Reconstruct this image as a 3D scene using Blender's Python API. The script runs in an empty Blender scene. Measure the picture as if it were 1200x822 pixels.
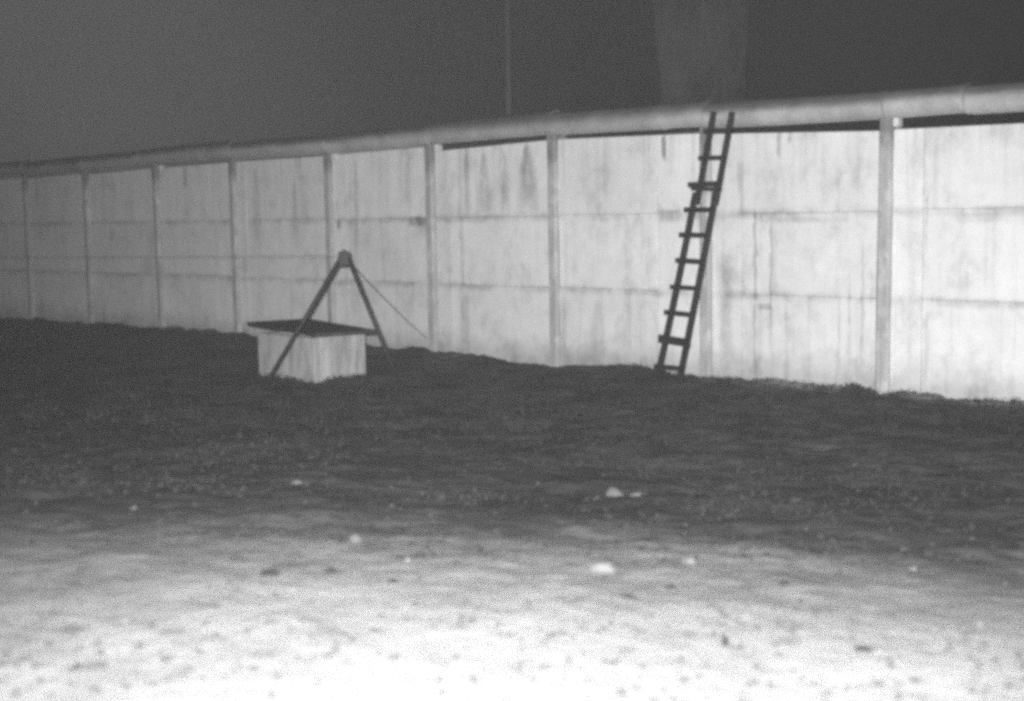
import bpy, bmesh, math, random
import numpy as np
from mathutils import Vector, Matrix, noise as mnoise

sc = bpy.context.scene
COL = sc.collection
random.seed(7)
RNG = np.random.default_rng(7)

# ------------------------------------------------------------------ camera
# wall face lies in the plane y = 0, x runs along the wall, z is up
CAM = np.array([8.111, -15.307, 2.181])
YAW, PITCH, ROLL, FPX = 0.7552, -0.0975, -0.0145, 1600.0
_F = np.array([-math.sin(YAW) * math.cos(PITCH), math.cos(YAW) * math.cos(PITCH), math.sin(PITCH)])
_R = np.cross(_F, [0, 0, 1.0]); _R /= np.linalg.norm(_R)
_U = np.cross(_R, _F)
_R2 = math.cos(ROLL) * _R + math.sin(ROLL) * _U
_U2 = math.cos(ROLL) * _U - math.sin(ROLL) * _R
cam_data = bpy.data.cameras.new('camera')
cam = bpy.data.objects.new('camera', cam_data)
COL.objects.link(cam)
m = Matrix.Identity(4)
for i in range(3):
    m[i][0], m[i][1], m[i][2], m[i][3] = _R2[i], _U2[i], -_F[i], CAM[i]
cam.matrix_world = m
cam_data.sensor_width = 36.0
cam_data.lens = FPX / 1200.0 * 36.0
cam_data.clip_start = 0.05
cam_data.clip_end = 2000
cam_data.dof.use_dof = True
cam_data.dof.focus_distance = 18.0
cam_data.dof.aperture_fstop = 1.0
sc.camera = cam

# ------------------------------------------------------------------ night sky, moon, flash, exposure
world = bpy.data.worlds.new('World')
sc.world = world
world.use_nodes = True
wn, wl = world.node_tree.nodes, world.node_tree.links
wn.clear()
w_out = wn.new('ShaderNodeOutputWorld')
w_bg = wn.new('ShaderNodeBackground')
w_bg.inputs['Color'].default_value = (0.028, 0.028, 0.028, 1)
w_bg.inputs['Strength'].default_value = 1.0
# overcast night sky with an added faint brightening towards the left
tcw = wn.new('ShaderNodeTexCoord')
dotn = wn.new('ShaderNodeVectorMath'); dotn.operation = 'DOT_PRODUCT'
_gl = Vector((-math.sin(YAW + math.radians(26)), math.cos(YAW + math.radians(26)), 0.14)).normalized()
dotn.inputs[1].default_value = _gl
wl.new(tcw.outputs['Generated'], dotn.inputs[0])
glow = wn.new('ShaderNodeMapRange'); glow.interpolation_type = 'SMOOTHSTEP'
for _k, _v in (('From Min', 0.92), ('From Max', 1.0), ('To Min', 0.030), ('To Max', 0.046)): glow.inputs[_k].default_value = _v
wl.new(dotn.outputs['Value'], glow.inputs['Value'])
cl = wn.new('ShaderNodeTexNoise'); cl.inputs['Scale'].default_value = 3.0; cl.inputs['Detail'].default_value = 4
wl.new(tcw.outputs['Generated'], cl.inputs['Vector'])
clm = wn.new('ShaderNodeMapRange')
for _k, _v in (('From Min', 0.25), ('From Max', 0.75), ('To Min', 0.75), ('To Max', 1.3)): clm.inputs[_k].default_value = _v
wl.new(cl.outputs['Fac'], clm.inputs['Value'])
wmul = wn.new('ShaderNodeMath'); wmul.operation = 'MULTIPLY'
wl.new(glow.outputs[0], wmul.inputs[0]); wl.new(clm.outputs[0], wmul.inputs[1])
wl.new(wmul.outputs[0], w_bg.inputs['Color'])
wl.new(w_bg.outputs[0], w_out.inputs[0])

moon_d = bpy.data.lights.new('moon', 'SUN')
moon_d.energy = 0.08
moon_d.angle = math.radians(10)
moon = bpy.data.objects.new('moon', moon_d)
COL.objects.link(moon)
moon.rotation_euler = (math.radians(50), 0, math.radians(25))

# the photograph is taken at night by flash: the flash head, held up to the photographer's left
fl_d = bpy.data.lights.new('camera_flash', 'SPOT')
fl_d.energy = 15600
fl_d.spot_size = math.radians(77)
fl_d.spot_blend = 1.0
fl_d.shadow_soft_size = 0.06
flash = bpy.data.objects.new('camera_flash', fl_d)
COL.objects.link(flash)
flash.location = Vector(CAM - 0.10 * _R + np.array([0, 0, 0.12]))
_aim = Vector(_F + _R2 * (730 - 600) / FPX - _U2 * (540 - 411) / FPX)
flash.rotation_euler = _aim.to_track_quat('-Z', 'Y').to_euler()

sc.render.engine = 'CYCLES'
sc.view_settings.view_transform = 'Standard'
sc.view_settings.look = 'None'
sc.view_settings.exposure = 0.0
sc.view_settings.gamma = 1.0
sc.view_settings.use_curve_mapping = False
sc.cycles.use_denoising = False
sc.cycles.max_bounces = 4
sc.cycles.sample_clamp_direct = 1.3
sc.cycles.use_adaptive_sampling = True
sc.cycles.adaptive_threshold = 0.045
sc.cycles.adaptive_min_samples = 16
sc.cycles.sample_clamp_indirect = 1.0
sc.cycles.volume_bounces = 0
sc.cycles.pixel_filter_type = 'BLACKMAN_HARRIS'
sc.cycles.filter_width = 4.0

# ------------------------------------------------------------------ surveying helpers
def ray(px, py):
    return _F + _R2 * (px - 600) / FPX - _U2 * (py - 411) / FPX
def on_wall(px, py, y=0.0):
    v = ray(px, py)
    return CAM + v * (y - CAM[1]) / v[1]
def on_level(px, py, z=0.0):
    v = ray(px, py)
    return CAM + v * (z - CAM[2]) / v[2]

# ------------------------------------------------------------------ noise for terrain
def _hash(ix, iy, s):
    h = (ix.astype(np.int64) * 374761393 + iy.astype(np.int64) * 668265263 + s * 974711) & 0x7fffffff
    h = ((h ^ (h >> 13)) * 1274126177) & 0x7fffffff
    return ((h ^ (h >> 16)) & 0xffff) / 65535.0
def vnoise(x, y, s=0):
    ix, iy = np.floor(x), np.floor(y)
    fx, fy = x - ix, y - iy
    fx = fx * fx * fx * (fx * (fx * 6 - 15) + 10); fy = fy * fy * fy * (fy * (fy * 6 - 15) + 10)
    a, b = _hash(ix, iy, s), _hash(ix + 1, iy, s)
    c, d = _hash(ix, iy + 1, s), _hash(ix + 1, iy + 1, s)
    return (a + (b - a) * fx) * (1 - fy) + (c + (d - c) * fx) * fy - 0.5
BASE_X = [-60, -23.05, -16.16, -13.4, -10.4, -8.08, -7.04, -6.3, -5.42, -4.59, -3.35, -2.21, -1.03, 0.0, 0.93, 1.75, 4, 14]
BASE_Z = [0.0, -0.02, 0.02, 0.04, 0.085, 0.024, -0.04, -0.062, -0.071, 0.008, -0.021, -0.06, -0.041, -0.017, -0.048, -0.041, -0.03, 0]
_a, _b = on_level(0, 734, 0.2), on_level(1200, 736, 0.2)
_d = np.array([_b[0] - _a[0], _b[1] - _a[1]]); _d /= np.linalg.norm(_d)
_n = np.array([-_d[1], _d[0]])
if (CAM[:2] - _a[:2]) @ _n < 0: _n = -_n
TRACK = (float(_n[0]), float(_n[1]), float(-_a[:2] @ _n))     # signed distance to the edge of the sand track
def gz(x, y, fine=True):
    x = np.asarray(x, float); y = np.asarray(y, float)
    foot = np.interp(x, BASE_X, BASE_Z) * np.exp(-(np.minimum(y, 0) / 1.6) ** 2)
    t = np.clip((-y - 5.0) / 9.0, 0, 1)
    rise = 0.42 * t * t * (3 - 2 * t)
    z = foot + rise
    fade = 1.0 / (1.0 + (np.maximum(np.abs(x) - 40, 0) + np.maximum(np.abs(y) - 40, 0)) * 0.1)
    # the trodden sand track in front is smooth, the overgrown strip before the wall is lumpy
    rough = 0.22 + 0.78 * np.clip((TRACK[0] * x + TRACK[1] * y + TRACK[2]) / -2.5, 0, 1)
    r = 0.04 * vnoise(x * 0.55, y * 0.55, 1) + 0.022 * rough * vnoise(x * 1.3, y * 1.3, 2)
    if fine:
        r = r + rough * (0.030 * vnoise(x * 2.9, y * 2.9, 3) + 0.022 * vnoise(x * 6.1, y * 6.1, 4) + 0.016 * vnoise(x * 10.5, y * 10.5, 5))
    near_wall = np.clip(-y / 0.5, 0.4, 1)
    heap = np.exp(-(np.minimum(y, 0) / 0.35) ** 2) * (0.09 * vnoise(x * 1.9, y * 1.2, 8) + 0.06 * vnoise(x * 4.7, y * 3.0, 9) + 0.035 * vnoise(x * 11.0, y * 9.0, 10))
    return z + (r * near_wall + heap) * fade
def ground_hit(px, py):
    z = 0.0
    for _ in range(12):
        p = on_level(px, py, z)
        z = 0.5 * z + 0.5 * float(gz(p[0], p[1]))
    p = on_level(px, py, z)
    return np.array([p[0], p[1], float(gz(p[0], p[1]))])

# ------------------------------------------------------------------ materials
class Nodes:
    def __init__(self, name):
        self.mat = bpy.data.materials.new(name)
        self.mat.use_nodes = True
        self.t = self.mat.node_tree
        self.n, self.l = self.t.nodes, self.t.links
        self.bsdf = self.n['Principled BSDF']
        geo = self.n.new('ShaderNodeNewGeometry')
        self.pos = geo.outputs['Position']
        sep = self.n.new('ShaderNodeSeparateXYZ')
        self.l.new(self.pos, sep.inputs[0])
        self.x, self.y, self.z = sep.outputs
    def put(self, s, v):
        if isinstance(v, (int, float)): s.default_value = v
        elif isinstance(v, tuple): s.default_value = v
        else: self.l.new(v, s)
    def m(self, op, a, b=0.0, c=0.0, clamp=False):
        k = self.n.new('ShaderNodeMath'); k.operation = op; k.use_clamp = clamp
        self.put(k.inputs[0], a); self.put(k.inputs[1], b); self.put(k.inputs[2], c)
        return k.outputs[0]
    def noise(self, scale, detail=4, rough=0.55, stretch=(1, 1, 1), vec=None, dist=0.0):
        mp = self.n.new('ShaderNodeMapping'); mp.inputs['Scale'].default_value = stretch
        self.l.new(vec or self.pos, mp.inputs[0])
        k = self.n.new('ShaderNodeTexNoise')
        k.inputs['Scale'].default_value = scale; k.inputs['Detail'].default_value = detail
        k.inputs['Roughness'].default_value = rough; k.inputs['Distortion'].default_value = dist
        self.l.new(mp.outputs[0], k.inputs['Vector'])
        return k.outputs['Fac']
    def rng(self, v, a, b, c=0.0, d=1.0, smooth=True):
        k = self.n.new('ShaderNodeMapRange'); k.clamp = True
        if smooth: k.interpolation_type = 'SMOOTHSTEP'
        self.put(k.inputs['Value'], v); self.put(k.inputs['From Min'], a); self.put(k.inputs['From Max'], b)
        self.put(k.inputs['To Min'], c); self.put(k.inputs['To Max'], d)
        return k.outputs['Result']
    def objvec(self):
        tc = self.n.new('ShaderNodeTexCoord'); return tc.outputs['Object']
    def finish(self, value, rough=0.9, bump=None, bump_d=0.01, bump_s=0.6, spec=0.2):
        cmb = self.n.new('ShaderNodeCombineColor')
        for s in cmb.inputs: self.put(s, value)
        self.l.new(cmb.outputs[0], self.bsdf.inputs['Base Color'])
        self.put(self.bsdf.inputs['Roughness'], rough)
        self.bsdf.inputs['Specular IOR Level'].default_value = spec
        if bump is not None:
            b = self.n.new('ShaderNodeBump')
            b.inputs['Strength'].default_value = bump_s; b.inputs['Distance'].default_value = bump_d
            self.l.new(bump, b.inputs['Height']); self.l.new(b.outputs[0], self.bsdf.inputs['Normal'])
        return self.mat

JOINT_Z = (1.12, 2.19)
def wall_material():
    k = Nodes('whitewashed_concrete')
    # every panel was cast and painted on its own: shift the weathering from panel to panel
    info = k.n.new('ShaderNodeObjectInfo')
    cv = k.n.new('ShaderNodeCombineXYZ')
    k.l.new(k.m('MULTIPLY', info.outputs['Random'], 61.0), cv.inputs[0]); k.l.new(k.m('MULTIPLY', info.outputs['Random'], 23.0), cv.inputs[2])
    va = k.n.new('ShaderNodeVectorMath'); va.operation = 'ADD'
    k.l.new(k.pos, va.inputs[0]); k.l.new(cv.outputs[0], va.inputs[1])
    own = va.outputs[0]
    blot = k.noise(0.9, 4, 0.6, vec=own)
    mott = k.noise(5.0, 5, 0.65)
    grit = k.noise(60.0, 3, 0.6)
    wob = k.noise(3.0, 4, 0.6)
    streak = k.noise(1.0, 5, 0.6, stretch=(5.5, 1.0, 0.28), vec=own)
    streak2 = k.noise(1.0, 4, 0.6, stretch=(14.0, 1.0, 0.5), dist=0.3)
    v = 0.76
    val = k.m('MULTIPLY_ADD', k.m('SUBTRACT', blot, 0.5), 0.22, v)
    val = k.m('MULTIPLY_ADD', k.m('SUBTRACT', mott, 0.5), 0.20, val)
    val = k.m('MULTIPLY_ADD', k.m('SUBTRACT', grit, 0.5), 0.16, val)
    dark = k.m('MULTIPLY', k.rng(streak, 0.50, 0.74), 0.15)
    dark = k.m('MULTIPLY_ADD', k.rng(streak2, 0.55, 0.76), 0.09, dark)
    # worn and re-whitened blotches
    warp = k.noise(1.7, 6, 0.72, stretch=(1.1, 1, 0.75), dist=0.1, vec=own)
    dark = k.m('MULTIPLY_ADD', k.rng(warp, 0.47, 0.70), 0.22, dark)
    dark = k.m('MULTIPLY_ADD', info.outputs['Random'], 0.09, dark)
    # rain runs from the pipe: strongest in the top row
    runs = k.m('MULTIPLY', k.rng(streak2, 0.47, 0.60), k.rng(k.z, 2.3, 3.3))
    dark = k.m('MULTIPLY_ADD', runs, 0.07, dark)
    # dirt along the horizontal joints, broken where mortar was smeared over
    brk = k.rng(k.noise(1.3, 5, 0.7, stretch=(1, 1, 0.2)), 0.34, 0.62)
    for jz in JOINT_Z:
        dz = k.m('ABSOLUTE', k.m('ADD', k.m('SUBTRACT', k.z, jz - 0.02), k.m('MULTIPLY', k.m('SUBTRACT', wob, 0.5), 0.16)))
        band = k.rng(dz, 0.0, 0.10, 1, 0)
        dark = k.m('MULTIPLY_ADD', k.m('MULTIPLY', band, brk), 0.27, dark)
    # splash dirt low on the wall
    low = k.rng(k.m('MULTIPLY_ADD', k.m('SUBTRACT', wob, 0.5), 0.5, k.z), -0.05, 0.5, 1, 0)
    dark = k.m('MULTIPLY_ADD', low, 0.34, dark)
    # single stains: (px, py_top, py_bottom, half width in px, strength, pointed top)
    S = [(618, 166, 250, 17, .26, 1), (592, 180, 252, 8, .18, 1), (567, 178, 255, 13, .20, 1), (547, 172, 258, 4, .18, 0),
         (540, 172, 400, 3, .14, 0), (778, 158, 190, 3.2, .42, 0), (782, 246, 262, 15, .26, 0), (1034, 144, 176, 3.5, .38, 0),
         (488, 254, 266, 12, .34, 0), (502, 172, 196, 3, .30, 0), (382, 184, 208, 4, .34, 0), (273, 190, 210, 4, .34, 0),
         (217, 196, 222, 3, .30, 0), (1010, 280, 440, 4, .16, 1), (995, 300, 440, 3, .14, 1), (983, 340, 440, 3, .12, 1),
         (884, 240, 450, 2, .20, 0), (903, 255, 420, 2, .20, 0), (868, 190, 262, 5, .16, 0), (912, 150, 185, 3, .26, 0),
         (925, 150, 170, 2.5, .26, 0), (895, 356, 364, 10, .22, 0), (1085, 225, 300, 1.6, .22, 0), (1085, 360, 455, 4, .14, 0),
         (545, 345, 412, 6, .16, 0), (477, 165, 255, 5, .16, 0), (417, 180, 300, 3, .18, 0), (660, 350, 425, 5, .12, 0),
         (735, 260, 430, 6, .10, 0), (700, 350, 420, 14, .10, 1), (850, 290, 440, 9, .16, 0), (345, 200, 300, 6, .14, 1),
         (396, 258, 270, 3, .3, 0), (300, 195, 300, 9, .14, 1), (1150, 250, 262, 40, .12, 0), (940, 255, 262, 60, .12, 0)]
    wob2 = k.noise(9.0, 4, 0.65, stretch=(1, 1, 0.5))
    wx = k.m('MULTIPLY_ADD', k.m('SUBTRACT', wob2, 0.5), 0.10, k.m('MULTIPLY', k.m('SUBTRACT', wob, 0.5), 0.10))
    xw = k.m('ADD', k.x, wx)
    for (px, y0, y1, hw, st, pt) in S:
        a, b = on_wall(px, y0), on_wall(px, y1)
        x0 = 0.5 * (a[0] + b[0])
        w = abs(on_wall(px + hw, y0)[0] - a[0])
        t = k.m('DIVIDE', k.m('SUBTRACT', float(a[2]), k.z), float(a[2] - b[2]))
        tw = k.m('MULTIPLY_ADD', k.m('SUBTRACT', wob2, 0.5), 0.35, t)
        tm = k.m('MULTIPLY', k.rng(tw, -0.06, 0.10), k.rng(tw, 0.70, 1.10, 1, 0))
        half = k.m('MULTIPLY', k.m('POWER', k.m('MINIMUM', k.m('MAXIMUM', t, 0.001), 1.0), 0.55), float(w)) if pt else float(w)
        d = k.m('DIVIDE', k.m('ABSOLUTE', k.m('SUBTRACT', xw, float(x0))), half)
        msk = k.m('MULTIPLY', k.rng(d, 0.25, 1.2, 1, 0), k.m('MULTIPLY', tm, k.rng(wob2, 0.30, 0.55, 0.45, 1.1)))
        dark = k.m('MULTIPLY_ADD', msk, st * 1.3, dark)
    val = k.m('MULTIPLY', val, k.m('SUBTRACT', 1.0, k.m('MINIMUM', dark, 0.7)))
    bump = k.m('MULTIPLY_ADD', grit, 0.3, mott)
    return k.finish(val, 0.9, bump, 0.012, 0.5)

def simple_material(name, base, var=0.3, scale=6.0, stretch=(1, 1, 1), rough=0.9, bump=0.01, fine=40.0, local=False, spec=0.2):
    k = Nodes(name)
    vec = k.objvec() if local else None
    a = k.noise(scale, 5, 0.62, stretch, vec)
    b = k.noise(fine, 3, 0.6, stretch, vec)
    f = k.m('MULTIPLY_ADD', k.m('SUBTRACT', a, 0.5), 2.2 * var, 1.0)
    f = k.m('MULTIPLY_ADD', k.m('SUBTRACT', b, 0.5), 1.1 * var, f)
    return k.finish(k.m('MULTIPLY', f, base), rough, k.m('MULTIPLY_ADD', b, 0.4, a), bump, 0.7, spec)

def soil_material():
    k = Nodes('sandy_soil')
    big = k.noise(0.35, 4, 0.6)
    mid = k.noise(2.2, 6, 0.66)
    clod = k.noise(9.0, 5, 0.65)
    grain = k.noise(70.0, 3, 0.6)
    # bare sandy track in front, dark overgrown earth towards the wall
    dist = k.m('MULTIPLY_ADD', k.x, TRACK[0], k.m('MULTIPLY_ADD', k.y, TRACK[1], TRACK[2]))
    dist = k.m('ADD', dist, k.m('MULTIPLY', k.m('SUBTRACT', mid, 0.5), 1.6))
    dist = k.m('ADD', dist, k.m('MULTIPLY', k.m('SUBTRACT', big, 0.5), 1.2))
    hump = on_level(660, 690, 0.2)      # a rounded bulge in the edge of the pale ground
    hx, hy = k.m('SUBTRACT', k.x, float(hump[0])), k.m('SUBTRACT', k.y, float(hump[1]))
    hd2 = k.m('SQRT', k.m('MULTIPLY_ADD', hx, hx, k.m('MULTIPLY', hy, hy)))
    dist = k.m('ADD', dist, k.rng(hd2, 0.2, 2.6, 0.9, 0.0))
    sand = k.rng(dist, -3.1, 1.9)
    far_lift = k.rng(k.y, -8.0, -2.0)  # ground painted lighter towards the wall, standing in for veiling light
    val = k.m('MULTIPLY_ADD', sand, 0.25, k.m('MULTIPLY_ADD', far_lift, 0.03, 0.072))
    # pale sand washed up against the foot of the wall on the right
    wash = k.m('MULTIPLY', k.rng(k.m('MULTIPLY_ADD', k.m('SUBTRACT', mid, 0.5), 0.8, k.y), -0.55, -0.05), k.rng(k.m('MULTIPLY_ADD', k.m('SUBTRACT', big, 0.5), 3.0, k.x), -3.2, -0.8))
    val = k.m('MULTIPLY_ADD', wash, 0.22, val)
    f = k.m('MULTIPLY_ADD', k.m('SUBTRACT', mid, 0.5), 0.9, 1.0)
    f = k.m('MULTIPLY_ADD', k.m('SUBTRACT', clod, 0.5), 0.55, f)
    f = k.m('MULTIPLY_ADD', k.m('SUBTRACT', grain, 0.5), 0.5, f)
    patch = k.rng(k.noise(1.1, 5, 0.65), 0.42, 0.62)
    f = k.m('MULTIPLY', f, k.m('MULTIPLY_ADD', k.m('MULTIPLY', patch, k.m('SUBTRACT', 1.0, sand)), -0.5, 1.15))
    spots = k.rng(k.noise(5.0, 3, 0.5), 0.60, 0.70)
    f = k.m('MULTIPLY', f, k.m('MULTIPLY_ADD', spots, -0.35, 1.0))
    val = k.m('MULTIPLY', val, k.m('MAXIMUM', f, 0.25))
    bump = k.m('MULTIPLY_ADD', grain, 0.25, clod)
    return k.finish(val, 1.0, bump, 0.02, 0.8, 0.1)

M_WALL = wall_material()
def post_material():
    k = Nodes('weathered_post_concrete')
    a = k.noise(3.0, 5, 0.65, (4, 4, 0.5)); b = k.noise(30, 3, 0.6); c = k.noise(6.0, 4, 0.6, (1, 1, 0.6))
    f = k.m('MULTIPLY_ADD', k.m('SUBTRACT', a, 0.5), 1.1, 1.0)
    f = k.m('MULTIPLY_ADD', k.m('SUBTRACT', b, 0.5), 0.45, f)
    # black water stain running down from the pipe joint over every post
    run = k.rng(k.m('MULTIPLY_ADD', k.m('SUBTRACT', c, 0.5), 0.9, k.z), 2.85, 3.15)
    f = k.m('MULTIPLY', f, k.m('MULTIPLY_ADD', run, -0.5, 1.0))
    # whitewash rubbed over the lower part here and there
    wash = k.rng(c, 0.48, 0.62)
    return k.finish(k.m('MULTIPLY_ADD', k.m('MULTIPLY', wash, f), 0.10, k.m('MULTIPLY', f, 0.38)), 0.9, k.m('MULTIPLY_ADD', b, 0.4, a), 0.01, 0.7)
M_POST = post_material()
def pipe_material():
    k = Nodes('grey_pipe_concrete')
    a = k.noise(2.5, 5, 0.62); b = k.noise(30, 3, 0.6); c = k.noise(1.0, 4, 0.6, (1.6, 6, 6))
    f = k.m('MULTIPLY_ADD', k.m('SUBTRACT', a, 0.5), 1.1, 1.0)
    f = k.m('MULTIPLY_ADD', k.m('SUBTRACT', b, 0.5), 0.5, f)
    # shade of the pipe's upper side painted into its colour, uneven by noise
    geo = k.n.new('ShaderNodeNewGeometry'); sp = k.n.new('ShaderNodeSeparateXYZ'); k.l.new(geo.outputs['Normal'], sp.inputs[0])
    top_shade = k.rng(k.m('MULTIPLY_ADD', k.m('SUBTRACT', c, 0.5), 0.7, sp.outputs[2]), -0.15, 0.6)
    top_shade = k.m('MAXIMUM', top_shade, k.rng(k.m('MULTIPLY_ADD', k.m('SUBTRACT', c, 0.5), 0.06, k.z), 3.44, 3.64))
    f = k.m('MULTIPLY', f, k.m('MULTIPLY_ADD', top_shade, -0.68, 1.0))
    return k.finish(k.m('MULTIPLY', f, 0.38), 0.9, k.m('MULTIPLY_ADD', b, 0.4, a), 0.01, 0.7)
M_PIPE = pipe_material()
M_RIM = simple_material('pipe_rim_concrete', 0.46, 0.2, 6)
M_BRACKET = simple_material('pale_mortar', 0.62, 0.15, 12)
M_SOIL = soil_material()
M_GRASS = simple_material('dry_grass', 0.04, 0.35, 6, rough=0.8)
M_CLOD = simple_material('earth_clods', 0.06, 0.35, 8)
M_LADDER = simple_material('dark_wet_wood', 0.035, 0.35, 8, (1, 1, 0.3), rough=0.75, bump=0.004)
M_RUNG = simple_material('dark_rung_wood', 0.03, 0.35, 10, rough=0.75, bump=0.004)
M_IRON = simple_material('dark_tube_iron', 0.030, 0.35, 12, rough=0.6, bump=0.002, spec=0.3)
M_LID = simple_material('tarred_cover_boards', 0.045, 0.3, 5, (0.6, 5, 1), rough=0.8, bump=0.004)
M_BOX = simple_material('stained_shaft_concrete', 0.35, 0.75, 2.2, (3.4, 3.4, 0.7), fine=28)
M_ROPE = simple_material('grey_wire', 0.14, 0.2, 10)
M_CABLE = simple_material('dark_cable', 0.2, 0.2, 10)
M_STONE = simple_material('pale_stone', 0.12, 0.25, 14, local=True)
M_DULL = simple_material('dull_stone', 0.10, 0.35, 14, local=True)
M_DARK = simple_material('dark_clod', 0.022, 0.4, 14, local=True)
M_COLUMN = simple_material('column_skin', 0.064, 0.6, 1.2, (2, 2, 0.7), fine=9)
M_POLE = simple_material('pole_paint', 0.13, 0.15, 3)

# ------------------------------------------------------------------ mesh helpers
def mesh_obj(name, verts, faces, mat, parent=None, smooth=False):
    me = bpy.data.meshes.new(name)
    me.from_pydata([tuple(map(float, v)) for v in verts], [], faces)
    me.materials.append(mat)
    if smooth:
        me.polygons.foreach_set('use_smooth', [True] * len(me.polygons))
    me.update()
    o = bpy.data.objects.new(name, me)
    COL.objects.link(o)
    if parent is not None:
        o.parent = parent
        o.matrix_parent_inverse = parent.matrix_basis.inverted()
    return o
def bm_obj(name, bm, mat, parent=None, smooth=False):
    me = bpy.data.meshes.new(name)
    bmesh.ops.recalc_face_normals(bm, faces=bm.faces[:])
    bm.to_mesh(me); bm.free()
    me.materials.append(mat)
    if smooth:
        me.polygons.foreach_set('use_smooth', [True] * len(me.polygons))
    o = bpy.data.objects.new(name, me)
    COL.objects.link(o)
    if parent is not None:
        o.parent = parent
        o.matrix_parent_inverse = parent.matrix_basis.inverted()
    return o
def empty(name, loc):
    o = bpy.data.objects.new(name, None)
    o.location = loc
    o.empty_display_size = 0.2
    COL.objects.link(o)
    return o
def tag(o, label=None, cat=None, group=None, kind=None):
    if label: o['label'] = label
    if cat: o['category'] = cat
    if group: o['group'] = group
    if kind: o['kind'] = kind
    return o
def hexa(bm, c, bevel=0.0):
    """eight corners: bottom ring 0-3, top ring 4-7"""
    v = [bm.verts.new(tuple(map(float, p))) for p in c]
    fs = [bm.faces.new([v[i] for i in q]) for q in ((3, 2, 1, 0), (4, 5, 6, 7), (0, 1, 5, 4), (1, 2, 6, 5), (2, 3, 7, 6), (3, 0, 4, 7))]
    if bevel:
        es = list({e for f in fs for e in f.edges})
        bmesh.ops.bevel(bm, geom=es, offset=bevel, segments=1, affect='EDGES')
def beam(bm, p, q, w, t, side=(1, 0, 0), bevel=0.0, w2=None, t2=None):
    p, q = Vector(p), Vector(q)
    ax = (q - p).normalized()
    s = Vector(side); s = (s - ax * s.dot(ax)).normalized()
    u = ax.cross(s)
    w2 = w2 or w; t2 = t2 or t
    c = [p - s * w / 2 - u * t / 2, p + s * w / 2 - u * t / 2, p + s * w / 2 + u * t / 2, p - s * w / 2 + u * t / 2,
         q - s * w2 / 2 - u * t2 / 2, q + s * w2 / 2 - u * t2 / 2, q + s * w2 / 2 + u * t2 / 2, q - s * w2 / 2 + u * t2 / 2]
    hexa(bm, c, bevel)
def tube(bm, pts, r, n=8, r2=None):
    pts = [Vector(p) for p in pts]
    rings = []
    for i, p in enumerate(pts):
        a = pts[max(i - 1, 0)]; b = pts[min(i + 1, len(pts) - 1)]
        ax = (b - a).normalized()
        s = ax.orthogonal().normalized() if abs(ax.z) > 0.9 else ax.cross(Vector((0, 0, 1))).normalized()
        u = ax.cross(s)
        rr = r if r2 is None else r + (r2 - r) * i / (len(pts) - 1)
        rings.append([bm.verts.new(p + (s * math.cos(k * 2 * math.pi / n) + u * math.sin(k * 2 * math.pi / n)) * rr) for k in range(n)])
    for a, b in zip(rings, rings[1:]):
        for k in range(n):
            bm.faces.new((a[k], a[(k + 1) % n], b[(k + 1) % n], b[k]))
    bm.faces.new(list(reversed(rings[0]))); bm.faces.new(rings[-1])

# ------------------------------------------------------------------ ground
def axis(fine_lo, fine_hi, step, lo, hi, mid_lo=None, mid_step=None):
    a = list(np.arange(fine_lo, fine_hi, step))
    s, v = step, a[-1]
    while v < hi:
        s *= 1.35; v += s; a.append(v)
    s, v = step, a[0]; left = []
    if mid_lo is not None:
        while v > mid_lo:
            v -= mid_step; left.append(v)
        s = mid_step
    while v > lo:
        s *= 1.35; v -= s; left.append(v)
    return np.array(left[::-1] + a)
gx = axis(-11, 8.5, 0.05, -420, 420, -26, 0.12)
gy = axis(-15.8, 0.35, 0.05, -420, 420)
X, Y = np.meshgrid(gx, gy)
Z = gz(X, Y)
nv, nu = X.shape
me = bpy.data.meshes.new('ground')
me.vertices.add(nu * nv)
me.vertices.foreach_set('co', np.stack([X, Y, Z], -1).astype(np.float32).ravel())
idx = np.arange(nu * nv).reshape(nv, nu)
q = np.stack([idx[:-1, :-1], idx[:-1, 1:], idx[1:, 1:], idx[1:, :-1]], -1).reshape(-1, 4)
me.loops.add(q.size); me.loops.foreach_set('vertex_index', q.ravel().astype(np.int32))
me.polygons.add(len(q))
me.polygons.foreach_set('loop_start', (np.arange(len(q)) * 4).astype(np.int32))
me.polygons.foreach_set('use_smooth', np.ones(len(q), bool))
me.update(calc_edges=True)
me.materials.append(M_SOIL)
ground = bpy.data.objects.new('ground', me)
COL.objects.link(ground)
tag(ground, kind='structure')

# ------------------------------------------------------------------ the wall
wall = empty('concrete_wall', (-5.0, 0, 0))
tag(wall, 'whitewashed concrete wall of stacked panels between posts, topped by a round pipe', 'wall')
POSTS = [-0.02, -2.65, -5.39, -8.03, -10.62, -13.43, -16.05, -18.80, -21.43]
post_x = [POSTS[0] + 2.66 * i for i in range(5, 0, -1)] + POSTS + [POSTS[-1] - 2.66 * i for i in range(1, 10)]
PB_X = [-60, -22.7, -18.68, -15.93, -13.38, -10.61, -7.98, -6.59, -5.37, -3.93, -2.65, -1.31, -0.12, 0.97, 1.68, 20]
PB_Z = [3.24, 3.24, 3.267, 3.296, 3.316, 3.312, 3.339, 3.341, 3.357, 3.344, 3.311, 3.282, 3.288, 3.283, 3.26, 3.27]
def pipe_bottom(x): return float(np.interp(x, PB_X, PB_Z))

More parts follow.
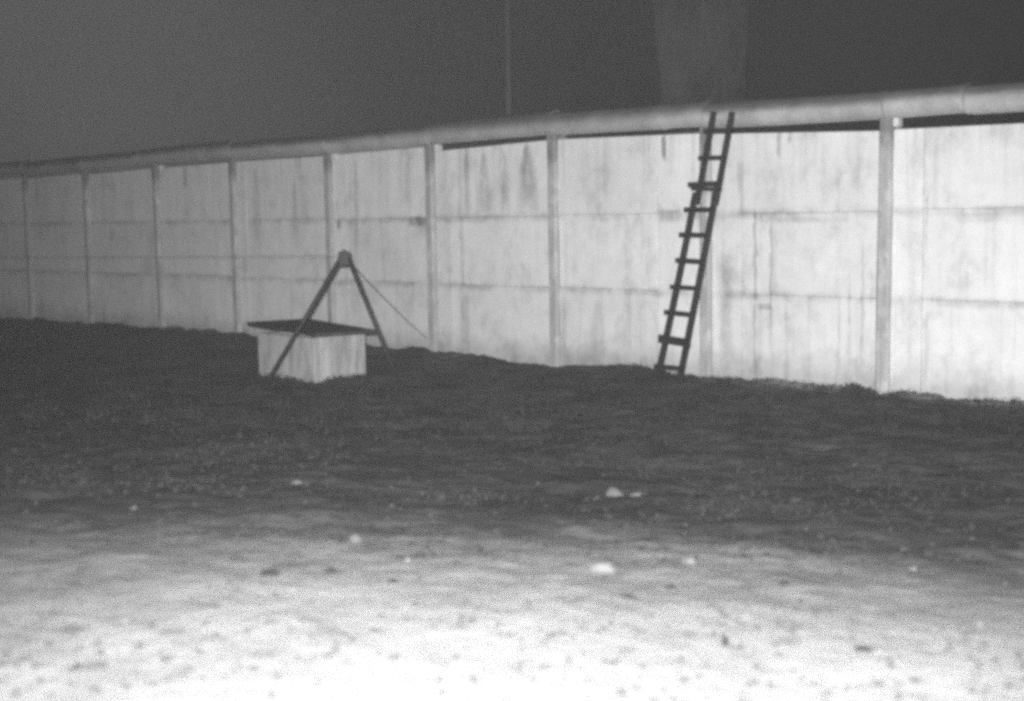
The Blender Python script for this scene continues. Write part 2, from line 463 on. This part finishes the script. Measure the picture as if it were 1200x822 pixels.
def make_post(x):
    w, h = 0.088, pipe_bottom(x) + 0.03
    c = 0.03
    # H section: front flange with chamfered edges, web, back flange (one outline, extruded upwards)
    out = [(-w, -0.035), (-w + c, -0.07), (w - c, -0.07), (w, -0.035), (w, 0.005), (0.04, 0.012), (0.04, 0.14),
           (w, 0.15), (w, 0.21), (-w, 0.21), (-w, 0.15), (-0.04, 0.14), (-0.04, 0.012), (-w, 0.005)]
    lean = random.uniform(-0.012, 0.012)
    n = len(out)
    vs, fs = [], []
    levels = [-0.6, 0.0, 0.55, 1.1, 1.65, 2.2, 2.75, h]
    for zz in levels:
        for (a, b) in out:
            j = 0.004 if 0 < zz < h else 0
            vs.append((x + a + lean * zz + random.uniform(-j, j), b + random.uniform(-j, j), zz))
    for i in range(len(levels) - 1):
        for k in range(n):
            fs.append((i * n + k, i * n + (k + 1) % n, (i + 1) * n + (k + 1) % n, (i + 1) * n + k))
    fs.append(tuple(range((len(levels) - 1) * n, len(levels) * n)))
    return mesh_obj('post', vs, fs, M_POST, wall)
for i, x in enumerate(post_x):
    p = make_post(x)
    if i not in (3, 4, 5, 8, 9, 11): continue
    # mortar block that carries the pipe, right of the post head
    bm = bmesh.new()
    b0, b1 = x + 0.088, x + 0.088 + random.uniform(0.07, 0.15)
    zb = pipe_bottom(x) - 0.09
    hexa(bm, [(b0, -0.02, zb), (b1, -0.015, zb), (b1, 0.10, zb), (b0, 0.10, zb),
              (b0, -0.02, zb + 0.11), (b1, -0.012, zb + 0.105), (b1, 0.10, zb + 0.105), (b0, 0.10, zb + 0.11)], 0.008)
    bm_obj('mortar_block', bm, M_BRACKET, p)

# upper edge of the top panel at the left and right end of each bay, below the pipe: the slit differs from bay to bay
GAP = {4: (.12, .12), 5: (.06, .13), 6: (.045, .045), 7: (.09, .045), 8: (.012, .006), 9: (.03, .02), 10: (.04, .03), 11: (.05, .03), 12: (.04, .03)}
FILL = {4: ('l', .42), 5: ('l', .48), 6: ('r', .78), 7: ('l', .36), 8: ('l', .40), 9: ('l', .30)}
def slab(name, xa, xb, za, zb_l, zb_r, y0, th, mat, tilt=0.0):
    """a panel from xa to xb with a chipped, slightly uneven front edge line"""
    bm = bmesh.new()
    hexa(bm, [(xa, y0 + tilt, za), (xb, y0, za), (xb, y0 + th, za), (xa, y0 + th, za),
              (xa, y0 - tilt, zb_l), (xb, y0 + tilt * .5, zb_r), (xb, y0 + th, zb_r), (xa, y0 + th, zb_l)], 0.006)
    return bm_obj(name, bm, mat, wall)
for i in range(len(post_x) - 1):
    xr, xl = post_x[i] - 0.066, post_x[i + 1] + 0.066
    bay = i
    gl, gr = GAP.get(bay, (random.uniform(.02, .05), random.uniform(.02, .05)))
    tl, tr = pipe_bottom(xl) - gl, pipe_bottom(xr) - gr
    segs = [(xl, xr, 'panel')]
    if bay in FILL:
        s, w = FILL[bay]
        segs = [(xl, xl + w, 'fill'), (xl + w, xr, 'panel')] if s == 'l' else [(xl, xr - w, 'panel'), (xr - w, xr, 'fill')]
    for (a, b, kind) in segs:
        a2, b2 = a + (0.006 if a != xl else 0), b - (0.006 if b != xr else 0)
        ta = tl + (tr - tl) * (a - xl) / (xr - xl); tb = tl + (tr - tl) * (b - xl) / (xr - xl)
        if kind == 'fill':
            slab('filler_slab', a2, b2, -0.45, ta, tb, 0.016 + random.uniform(-.004, .004), 0.10, M_WALL, random.uniform(-.004, .004))
        else:
            j1, j2 = JOINT_Z[0] + random.uniform(-.015, .015), JOINT_Z[1] + random.uniform(-.015, .015)
            rows = [(-0.45, j1 - .001, j1 - .001), (j1 + .001, j2 - .001, j2 - .001), (j2 + .001, ta, tb)]
            for (z0, zl_, zr_) in rows:
                slab('panel', a2, b2, z0, zl_, zr_, 0.012 + random.uniform(-.011, .011), 0.10, M_WALL, random.uniform(-.006, .006))

# pipe sections, each with a proud socket rim at its right-hand end
seams = sorted(post_x + [1.0, -3.41])
def make_pipe(xa, xb):
    R, t = 0.178, 0.04
    n = 26
    a0, a1 = math.radians(-62), math.radians(242)
    dz = random.uniform(-0.012, 0.012); dy = random.uniform(-0.012, 0.012)
    za, zb = pipe_bottom(xa) + R + dz + random.uniform(-.012, .012), pipe_bottom(xb) + R + dz + random.uniform(-.008, .02)
    L = xb - xa
    prof = [(0.006, R), (0.05, R), (L * .35, R + random.uniform(-.004, .004)), (L * .7, R + random.uniform(-.004, .004)),
            (L - 0.11, R), (L - 0.055, R + 0.006), (L - 0.04, R + 0.007), (L - 0.006, R + 0.008)]
    vs, fs = [], []
    K = len(prof)
    for (s, r) in prof:
        cz = za + (zb - za) * s / L
        for k in range(n + 1):
            a = a0 + (a1 - a0) * k / n
            wob = 1 + 0.015 * math.sin(3 * a + xa)
            vs.append((xa + s, 0.06 + dy + math.cos(a) * r * wob, cz + math.sin(a) * r * wob))
    off = len(vs)
    for (s, r) in prof:
        cz = za + (zb - za) * s / L
        for k in range(n + 1):
            a = a0 + (a1 - a0) * k / n
            vs.append((xa + s, 0.06 + dy + math.cos(a) * (R - t), cz + math.sin(a) * (R - t)))
    w = n + 1
    for i in range(K - 1):
        for k in range(n):
            fs.append((i * w + k, (i + 1) * w + k, (i + 1) * w + k + 1, i * w + k + 1))
            fs.append((off + i * w + k + 1, off + (i + 1) * w + k + 1, off + (i + 1) * w + k, off + i * w + k))
        fs.append((i * w, off + i * w, off + (i + 1) * w, (i + 1) * w))
        fs.append(((i + 1) * w + n, off + (i + 1) * w + n, off + i * w + n, i * w + n))
    for i in (0, K - 1):
        for k in range(n):
            f = (i * w + k, i * w + k + 1, off + i * w + k + 1, off + i * w + k)
            fs.append(f if i == 0 else tuple(reversed(f)))
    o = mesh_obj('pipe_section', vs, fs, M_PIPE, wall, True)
    o.data.set_sharp_from_angle(angle=math.radians(35))
    return o
for a, b in zip(seams, seams[1:]):
    make_pipe(a, b)

# ------------------------------------------------------------------ ladder leaning on the wall
def lad(px, py):
    f = (438 - py) / (438 - 133)
    return on_wall(px, py, -0.20 + 0.02 * f)
lb_l, lt_l = lad(771, 441), lad(833.5, 131)
lb_r, lt_r = lad(797, 443), lad(856.5, 131)
ladder = empty('wooden_ladder', (float((lb_l[0] + lb_r[0]) / 2), -0.2, 0))
tag(ladder, 'tall dark wooden ladder leaning crookedly against the white wall and its pipe', 'ladder')
def rail_at(side, t):
    a, b = (lb_l, lt_l) if side == 'l' else (lb_r, lt_r)
    bow = 0.02 * math.sin(t * math.pi * 1.1) * (1 if side == 'l' else 0.6)
    p = a + (b - a) * t
    return Vector((p[0] + bow, p[1], p[2]))
for s in 'lr':
    bm = bmesh.new()
    T = [-0.035, 0.1, 0.25, 0.4, 0.55, 0.7] if s == 'l' else [-0.035, 0.1, 0.25, 0.4, 0.55, 0.73]
    for t0, t1 in zip(T, T[1:]):
        beam(bm, rail_at(s, t0), rail_at(s, t1 + 0.004), 0.086 - 0.006 * t0, 0.06, bevel=0.006, w2=0.083 - 0.006 * t1)
    bm_obj('rail', bm, M_LADDER, ladder)
    # the upper ladder is a second, narrower length lashed behind the lower one
    bm = bmesh.new()
    T = [0.66, 0.78, 0.9, 1.0]
    for t0, t1 in zip(T, T[1:]):
        o_ = Vector((0.012 if s == 'l' else -0.01, 0.055, 0))
        beam(bm, rail_at(s, t0) + o_, rail_at(s, t1) + o_, 0.078, 0.055, bevel=0.006)
    bm_obj('upper_rail', bm, M_LADDER, ladder)
# (py at the left rail, py at the right rail, thickness px, overhang left px, overhang right px)
RUNGS = [(154, 153, 5.5, 2, 1, 1), (185.5, 185, 5, 2, 0, 1), (216.5, 215.5, 5.5, 6, 2, 0), (221.5, 222, 4, 1, 5, 0), (246, 246, 5.5, 5, 2, 0),
         (275.5, 276, 5.5, 5, 0, 0), (305.5, 307, 5.5, 3, 0, 0), (336.5, 338, 5, 3, 0, 0), (366.5, 369, 5.5, 4, 0, 0),
         (397.5, 401.5, 9, 4, 3, 0), (429.5, 432, 5.5, 2, 0, 0)]
def px_of(p):
    v = np.array(p) - CAM
    zc = v @ _F
    return 600 + FPX * (v @ _R2) / zc, 411 - FPX * (v @ _U2) / zc
def rail_by_row(side, py):
    lo, hi = -0.1, 1.1
    for _ in range(40):
        mid = (lo + hi) / 2
        if px_of(rail_at(side, mid))[1] > py: lo = mid
        else: hi = mid
    return rail_at(side, lo)
for (yl, yr, th, ol, orr, up) in RUNGS:
    a, b = rail_by_row('l', yl), rail_by_row('r', yr)
    k = 0.0126
    off = Vector((0, -0.042 if not up else 0.012, 0))
    d = (b - a).normalized()
    a2, b2 = a - d * (ol * k + 0.045) + off, b + d * (orr * k + 0.045) + off
    bm = bmesh.new()
    beam(bm, a2, b2, th * k, 0.03, side=(0, 0, 1), bevel=0.004)
    bm_obj('rung', bm, M_RUNG, ladder)

# ------------------------------------------------------------------ concrete shaft box with cover
c_l, c_n, c_r = on_level(302, 440, 0), on_level(368.5, 447, 0), on_level(431, 440, 0)
x0, x1 = float(c_l[0]), float((c_n[0] + c_r[0]) / 2)
y0, y1 = float((c_l[1] + c_n[1]) / 2), float(c_r[1])
BH = 0.60
box = empty('concrete_shaft', ((x0 + x1) / 2, (y0 + y1) / 2, 0))
tag(box, 'low square stained concrete box standing out of the dark grass before the wall', 'shaft box')
T = 0.12
for nm, (ax, ay, bx, by) in (('side_slab', (x0, y0, x1, y0 + T)), ('side_slab', (x0, y1 - T, x1, y1)),
                             ('end_slab', (x0 + .003, y0 + T + .001, x0 + T, y1 - T - .001)), ('end_slab', (x1 - T, y0 + T + .001, x1 - .003, y1 - T - .001))):
    bm = bmesh.new()
    hexa(bm, [(ax, ay, -.3), (bx, ay, -.3), (bx, by, -.3), (ax, by, -.3), (ax, ay, BH), (bx, ay, BH - .01), (bx, by, BH - .01), (ax, by, BH)], 0.012)
    bm_obj(nm, bm, M_BOX, box)
# flat cover lying on the box, overhanging, a little skewed
cz = BH + 0.012
L_, B_, R_, N_ = (on_level(289, 377.5, cz + .05), on_level(362, 373.5, cz + .05), on_level(443, 387, cz + .05), on_level(369, 390.5, cz + .05))
lid = empty('shaft_cover', ((x0 + x1) / 2, (y0 + y1) / 2, cz))
tag(lid, 'flat dark overhanging board cover lying on the concrete box', 'cover')
NB = 4
A, Bv, Cv, Dv = [Vector(map(float, p)) for p in (L_, B_, R_, N_)]
for i in range(NB):
    t0, t1 = i / NB + (0.004 if i else 0), (i + 1) / NB - (0.004 if i < NB - 1 else 0)
    a, d_ = A.lerp(Bv, t0), A.lerp(Bv, t1)
    b, c = Dv.lerp(Cv, t0), Dv.lerp(Cv, t1)
    dn = Vector((0, 0, -0.05 - 0.002 * (i % 2)))
    jit = Vector((random.uniform(-.02, .02), 0, 0))
    bm = bmesh.new()
    hexa(bm, [a + dn + jit, b + dn + jit, c + dn + jit, d_ + dn + jit, a + jit, b + jit, c + jit, d_ + jit], 0.006)
    bm_obj('plank', bm, M_LID, lid)

# ------------------------------------------------------------------ A-frame over the box
def gpt(px, py):
    p = ground_hit(px, py); return Vector(map(float, p))
foot_l = gpt(308, 457)
foot_r = gpt(471, 457)
mid = (foot_l + foot_r) / 2
v = ray(403.5, 302)
# head above the middle of the two feet
best = min(np.linspace(8, 26, 2000), key=lambda s: (CAM[0] + v[0] * s - mid.x) ** 2 + (CAM[1] + v[1] * s - mid.y) ** 2)
head = Vector(map(float, CAM + v * best))
frame = empty('a_frame', (mid.x, mid.y, 0))
tag(frame, 'dark two-legged lifting frame with a block head standing astride the concrete box', 'frame')
along = (foot_r - foot_l).normalized()
for f in (foot_l, foot_r):
    bm = bmesh.new()
    top = head + along * (0.055 if f is foot_r else -0.055) + Vector((0, 0, -0.02))
    ax = (f - top).normalized()
    tube(bm, [f + ax * 0.12, top.lerp(f, .5), top], 0.028, 10)
    bm_obj('leg', bm, M_IRON, frame, True)
bm = bmesh.new()
perp = Vector((along.y, -along.x, 0)).normalized()
beam(bm, head + Vector((0, 0, -0.10)), head + Vector((0, 0, 0.075)), 0.135, 0.12, side=along, bevel=0.006)
hd = bm_obj('head_block', bm, M_IRON, frame)
bm = bmesh.new()
ring = [head + Vector((0, 0, 0.075)) + along * (0.022 * math.cos(a)) + Vector((0, 0, 0.02 * math.sin(a))) for a in np.linspace(0, math.pi, 9)]
tube(bm, ring, 0.010, 6)
bm_obj('eye_bolt', bm, M_IRON, hd, True)
for s in (-1, 1):
    bm = bmesh.new()
    c_ = head + along * (0.055 * s)
    tube(bm, [c_ + perp * 0.06, c_ + perp * 0.095], 0.022, 6)
    bm_obj('bolt', bm, M_IRON, hd)

def cable(name, p, q, sag, r, mat, n=24):
    bm = bmesh.new()
    pts = []
    for i in range(n + 1):
        t = i / n
        c = p.lerp(q, t); c.z -= sag * 4 * t * (1 - t)
        pts.append(c)
    tube(bm, pts, r, 6)
    return bm_obj(name, bm, mat, None, True)
tie = Vector(map(float, on_wall(499, 396, -0.075)))
tag(cable('guy_wire', head + perp * 0.02 + Vector((0, 0, 0.02)), tie, 0.03, 0.006, M_ROPE),
    'thin slanting wire from the frame head down to the foot of a wall post', 'wire')
far = Vector(map(float, on_wall(-230, 301, -0.07)))
tag(cable('stretched_cable', head + Vector((0, 0, 0.03)), far, 0.02, 0.0035, M_CABLE, 48),
    'thin level cable running left from the frame head along the wall', 'cable')

# ------------------------------------------------------------------ behind the wall
v0 = ray(824, 108); s0 = (5.0 - CAM[1]) / v0[1]
cpos = CAM + v0 * s0
dep = float((cpos - CAM) @ _F)
rad = 50.5 / FPX * dep
col = None
vs, fs = [], []
NS, NL = 96, 44
for i in range(NL + 1):
    zz = -0.4 + i * (8.6 / NL)
    flare = 1 + 0.10 * max(0, (zz - 3.9)) ** 1.6 / 2.0 if zz < 8.3 else 1.3
    lean = -0.045 * max(0, zz - 3.9)
    for k in range(NS):
        a = 2 * math.pi * k / NS
        rr = rad * flare * (1 + 0.025 * mnoise.noise(Vector((math.cos(a) * 2, math.sin(a) * 2, zz * 0.7))) + 0.012 * mnoise.noise(Vector((math.cos(a) * 7, math.sin(a) * 7, zz * 2))))
        # square shaft with well rounded corners, one side towards the wall's front
        ca, sa = math.cos(a), math.sin(a)
        q4 = (abs(ca) ** 24 + abs(sa) ** 24) ** (-1 / 24)
        ux, uy = ca * q4 * rr, sa * q4 * rr
        ux *= 1 - 0.16 * (uy / rr + 1)
        ct, st = math.cos(YAW - 0.1), math.sin(YAW - 0.1)
        vs.append((cpos[0] + lean * 0.7 + ux * ct - uy * st, cpos[1] + lean * 0.7 + ux * st + uy * ct, zz))
for i in range(NL):
    for k in range(NS):
        fs.append((i * NS + k, i * NS + (k + 1) % NS, (i + 1) * NS + (k + 1) % NS, (i + 1) * NS + k))
fs.append(tuple(range(NL * NS, (NL + 1) * NS)))
tag(mesh_obj('column', vs, fs, M_COLUMN, None, True), 'broad pale column rising into the dark behind the wall above the ladder', 'column')

v0 = ray(595, 100); s0 = (7.0 - CAM[1]) / v0[1]
pp = CAM + v0 * s0
bm = bmesh.new()
rr = 4.6 / FPX * float((pp - CAM) @ _F)
tube(bm, [(pp[0], pp[1], -0.3), (pp[0] + .01, pp[1], 3.5), (pp[0] + .03, pp[1], 9.0)], rr * 1.1, 12, rr * 0.9)
tag(bm_obj('pole', bm, M_POLE, None, True), 'thin faint upright pole standing behind the wall left of the broad column', 'pole')

# ------------------------------------------------------------------ stones and clods one can pick out
def rock(name, px, py, wpx, hpx, mat, label, cat, group=None, rot=0.0, flat=0.6, seed=0, sink=0.25):
    p = ground_hit(px, py + hpx * 0.3)
    dep = float((p - CAM) @ _F)
    k = dep / FPX
    a, b = wpx * k / 2, max(hpx, wpx * 0.45) * k / 2
    bm = bmesh.new()
    bmesh.ops.create_icosphere(bm, subdivisions=3, radius=1.0)
    for vv in bm.verts:
        c = vv.co
        f = 1 + 0.26 * mnoise.noise(c * 1.3 + Vector((seed * 7.1, 0, 0))) + 0.12 * mnoise.noise(c * 3.1 + Vector((0, seed * 3.7, 0)))
        # facets: cut by a few planes
        vv.co = c * f
    rg = random.Random(seed)
    for _ in range(7):
        nrm = Vector((rg.uniform(-1, 1), rg.uniform(-1, 1), rg.uniform(-.3, 1))).normalized()
        lim = rg.uniform(0.62, 0.85)
        for vv in bm.verts:
            dd = vv.co.dot(nrm)
            if dd > lim: vv.co -= nrm * (dd - lim) * 0.9
    for vv in bm.verts:
        vv.co = Vector((vv.co.x * a, vv.co.y * b * 1.2, vv.co.z * b * flat * 1.6))
    o = bm_obj(name, bm, mat, None, False)
    o.location = (p[0], p[1], p[2] + b * flat * (1 - sink * 2))
    o.rotation_euler = (rg.uniform(-.15, .15), rg.uniform(-.1, .1), math.atan2(_R[1], _R[0]) + rot)
    tag(o, label, cat, group)
    return o
G = 'stones scattered on the sandy ground'
rock('stone', 703, 663, 38, 15, M_STONE, 'long pale stone in the middle foreground, the largest of the stones', 'stone', G, -0.5, 0.6, 1)
rock('stone', 809, 657, 21, 13, M_STONE, 'pale roundish stone right of the long pale stone', 'stone', G, -0.4, 0.7, 2)
rock('stone', 720, 577, 24, 14, M_DULL, 'dull grey stone on the dark ground above the long pale stone', 'stone', G, 0.1, 0.7, 3)
rock('stone', 747, 579, 20, 8, M_DULL, 'flat dull stone touching the right of the dull grey stone', 'stone', G, 0.0, 0.5, 4)
rock('stone', 348, 565, 14, 7, M_STONE, 'small pale sliver of stone on dark ground below the concrete box', 'stone', G, 0.5, 0.6, 5)
rock('stone', 157, 595, 9, 6, M_STONE, 'tiny pale stone in the left of the grey ground', 'stone', G, 0.2, 0.6, 6)
rock('stone', 416, 632, 16, 11, M_DULL, 'grey stone at the upper edge of the bright sand, left of centre', 'stone', G, 0.1, 0.7, 7)
rock('stone', 478, 656, 10, 7, M_STONE, 'small pale stone beside a dark clod left of centre', 'stone', G, 0.3, 0.7, 8)
rock('stone', 112, 728, 11, 8, M_STONE, 'left one of two pale stones in the lower left corner', 'stone', G, 0.2, 0.7, 9)
rock('stone', 146, 726, 12, 8, M_STONE, 'right one of two pale stones in the lower left corner', 'stone', G, -0.2, 0.7, 10)
rock('stone', 1070, 666, 9, 6, M_STONE, 'small pale stone at the right on the grey ground', 'stone', G, 0.0, 0.6, 11)
rock('stone', 1148, 731, 9, 7, M_STONE, 'small pale stone at the lower right where sand turns bright', 'stone', G, 0.0, 0.7, 12)
rock('stone', 875, 716, 8, 12, M_STONE, 'small upright pale stone right of centre in the bright sand', 'stone', G, 0.0, 0.9, 13)
G = 'dark clods on the bright sand'
rock('clod', 317, 671, 25, 11, M_DARK, 'largest dark clod of earth at the left edge of bright sand', 'clod', G, -0.2, 0.6, 21)
rock('clod', 389, 668, 16, 9, M_DARK, 'dark clod of earth just right of the largest clod', 'clod', G, 0.1, 0.6, 22)
rock('clod', 460, 680, 15, 7, M_DARK, 'small flat dark clod below the small pale stone, left of centre', 'clod', G, 0.1, 0.5, 23)
rock('clod', 492, 651, 14, 8, M_DARK, 'dark clod right beside the small pale stone left of centre', 'clod', G, 0.0, 0.6, 24)
rock('clod', 737, 698, 20, 9, M_DARK, 'dark slanting clod below and right of the long pale stone', 'clod', G, -0.6, 0.5, 25)
rock('clod', 785, 687, 14, 7, M_DARK, 'dark clod in the sand below the pale roundish stone', 'clod', G, 0.0, 0.6, 26)
rock('clod', 752, 642, 11, 6, M_DARK, 'small dark clod between the two large pale stones', 'clod', G, 0.0, 0.6, 27)
rock('clod', 918, 683, 12, 8, M_DARK, 'dark clod alone in the grey sand right of the pale stones', 'clod', G, 0.0, 0.6, 28)
rock('clod', 850, 752, 10, 12, M_DARK, 'dark clod in the bright sand at the lower right of centre', 'clod', G, 0.0, 0.8, 29)
rock('clod', 1012, 761, 24, 7, M_DARK, 'long flat dark clod in the bright sand at lower right', 'clod', G, 0.0, 0.5, 30)

# ------------------------------------------------------------------ loose earth, gravel and grass
def scatter_clods(n):
    vs, fs = [], []
    base = [(1, 0, 0), (-1, 0, 0), (0, 1, 0), (0, -1, 0), (0, 0, 1), (0, 0, -1)]
    tri = [(0, 2, 4), (2, 1, 4), (1, 3, 4), (3, 0, 4), (2, 0, 5), (1, 2, 5), (3, 1, 5), (0, 3, 5)]
    px = RNG.uniform(-250, 1450, n); u = RNG.uniform(0, 1, n)
    py = 480 + 420 * u ** 0.8
    for i in range(n):
        p = on_level(px[i], py[i], 0.1)
        x, y = p[0], p[1]
        z = float(gz(x, y))
        r = 0.006 + 0.022 * RNG.random() ** 3
        o = len(vs)
        ang = RNG.uniform(0, 6.3)
        ca, sa = math.cos(ang), math.sin(ang)
        for b in base:
            j = r * RNG.uniform(0.6, 1.25)
            vs.append((x + (b[0] * ca - b[1] * sa) * j, y + (b[0] * sa + b[1] * ca) * j, z + b[2] * j * .6 + r * .15))
        fs += [(a + o, b + o, c + o) for a, b, c in tri]
    return mesh_obj('loose_gravel', vs, fs, M_CLOD)
tag(scatter_clods(2600), 'small loose crumbs of earth and gravel strewn over the ground', 'gravel', kind='stuff')

def scatter_grass(spots):
    vs, fs = [], []
    for (x, y, h, nb, spread) in spots:
        for _ in range(nb):
            bx, by = x + RNG.normal(0, spread), y + RNG.normal(0, spread)
            if by > -0.03: by = -0.03 - RNG.random() * .1
            z = float(gz(bx, by)) - 0.01
            hh = h * RNG.uniform(.4, 1.1)
            a = RNG.uniform(0, 6.3); w = RNG.uniform(.003, .007)
            lx, ly = RNG.normal(0, .5) * hh, RNG.normal(0, .5) * hh
            if by + ly > -0.03: ly = -abs(ly)
            ca, sa = math.cos(a) * w, math.sin(a) * w
            o = len(vs)
            vs += [(bx - ca, by - sa, z), (bx + ca, by + sa, z), (bx + lx * .4 + ca * .7, by + ly * .4 + sa * .7, z + hh * .65),
                   (bx + lx * .4 - ca * .7, by + ly * .4 - sa * .7, z + hh * .65), (bx + lx, by + ly, z + hh * .9)]
            fs += [(o, o + 1, o + 2, o + 3), (o + 3, o + 2, o + 4)]
    return mesh_obj('grass', vs, fs, M_GRASS)
spots = []
for i in range(520):       # ragged fringe at the foot of the wall
    x = RNG.uniform(-24, 3.2)
    d = vnoise(np.array(x * 1.1), np.array(3.0), 11) + .5
    spots.append((x, -0.05 - abs(RNG.normal(0, .18)), 0.03 + 0.20 * d ** 2.5, int(6 + 22 * d), .06))
for i in range(2600):      # short tufts on the dark strip
    px, py = RNG.uniform(-60, 1260), RNG.uniform(385, 610)
    p = on_level(px, py, 0.03)
    if p[1] > -0.2 or p[1] < -12: continue
    if vnoise(np.array(p[0] * .7), np.array(p[1] * .7), 12) < -0.1: continue
    if x0 - .02 < p[0] < x1 + .02 and y0 - .02 < p[1] < y1 + .02: continue
    spots.append((p[0], p[1], RNG.uniform(.02, .07), int(RNG.uniform(5, 14)), .05))
for i in range(420):       # taller clumps standing in the strip
    px, py = RNG.uniform(-60, 1260), RNG.uniform(390, 505)
    p = on_level(px, py, 0.03)
    if p[1] > -0.3 or (x0 - .2 < p[0] < x1 + .2 and y0 - .5 < p[1] < y1 + .2): continue
    spots.append((p[0], p[1], RNG.uniform(.07, .15), int(RNG.uniform(14, 34)), RNG.uniform(.04, .09)))
for i in range(60):        # round the foot of the box
    t = RNG.uniform(0, 1)
    if RNG.random() < .55: spots.append((x0 + (x1 - x0) * t, y0 - .04, .08, 8, .03))
    else: spots.append((x1 + .05, y0 + (y1 - y0) * t, .08, 8, .03))
tag(scatter_grass(spots), 'short dry grass on the dark strip and along the wall foot', 'grass', kind='stuff')

def scatter_leaves(n):
    vs, fs = [], []
    while len(fs) < n * 2:
        px, py = RNG.uniform(-80, 1280), 400 + 120 * RNG.random() + 190 * RNG.random() ** 1.6
        p = on_level(px, py, 0.02)
        x, y = p[0], p[1]
        if y > -0.1: continue
        if vnoise(np.array(x * .9), np.array(y * .9), 14) + 0.5 * vnoise(np.array(x * 2.6), np.array(y * 2.6), 15) < RNG.uniform(-.35, .3): continue
        if x0 - .05 < x < x1 + .05 and y0 - .05 < y < y1 + .05: continue
        z = float(gz(x, y)) + 0.012
        l, w = RNG.uniform(.014, .045), RNG.uniform(.008, .022)
        a, tl, ro = RNG.uniform(0, 6.3), RNG.normal(0, .35), RNG.normal(0, .35)
        ca, sa = math.cos(a), math.sin(a)
        o = len(vs)
        for (u, v_, h) in ((-l, 0, 0), (0, -w, .3), (0, w, .3), (l, 0, .1)):
            vs.append((x + u * ca - v_ * sa, y + u * sa + v_ * ca, z + u * tl + v_ * ro + h * w))
        fs += [(o, o + 1, o + 2), (o + 1, o + 3, o + 2)]
    return mesh_obj('leaf_litter', vs, fs, M_LEAF)
M_LEAF = simple_material('dead_leaves', 0.042, 0.7, 9, rough=0.8)
tag(scatter_leaves(4200), 'dead leaves and litter strewn over the dark strip', 'leaf litter', kind='stuff')

# ------------------------------------------------------------------ thin haze added to lift the dark tones
hm = bpy.data.materials.new('veil_haze')
hm.use_nodes = True
hm.node_tree.nodes.clear()
ho = hm.node_tree.nodes.new('ShaderNodeOutputMaterial')
hv = hm.node_tree.nodes.new('ShaderNodeVolumePrincipled')
hv.inputs['Color'].default_value = (0.9, 0.9, 0.9, 1)
hv.inputs['Density'].default_value = 0.00011
hv.inputs['Anisotropy'].default_value = 0.0
hm.node_tree.links.new(hv.outputs[0], ho.inputs['Volume'])
bm = bmesh.new()
hexa(bm, [(-480, -480, -2), (480, -480, -2), (480, 480, -2), (-480, 480, -2), (-480, -480, 11), (480, -480, 11), (480, 480, 11), (-480, 480, 11)])
tag(bm_obj('haze', bm, hm), 'thin added haze veiling the whole ground', 'haze', kind='stuff')
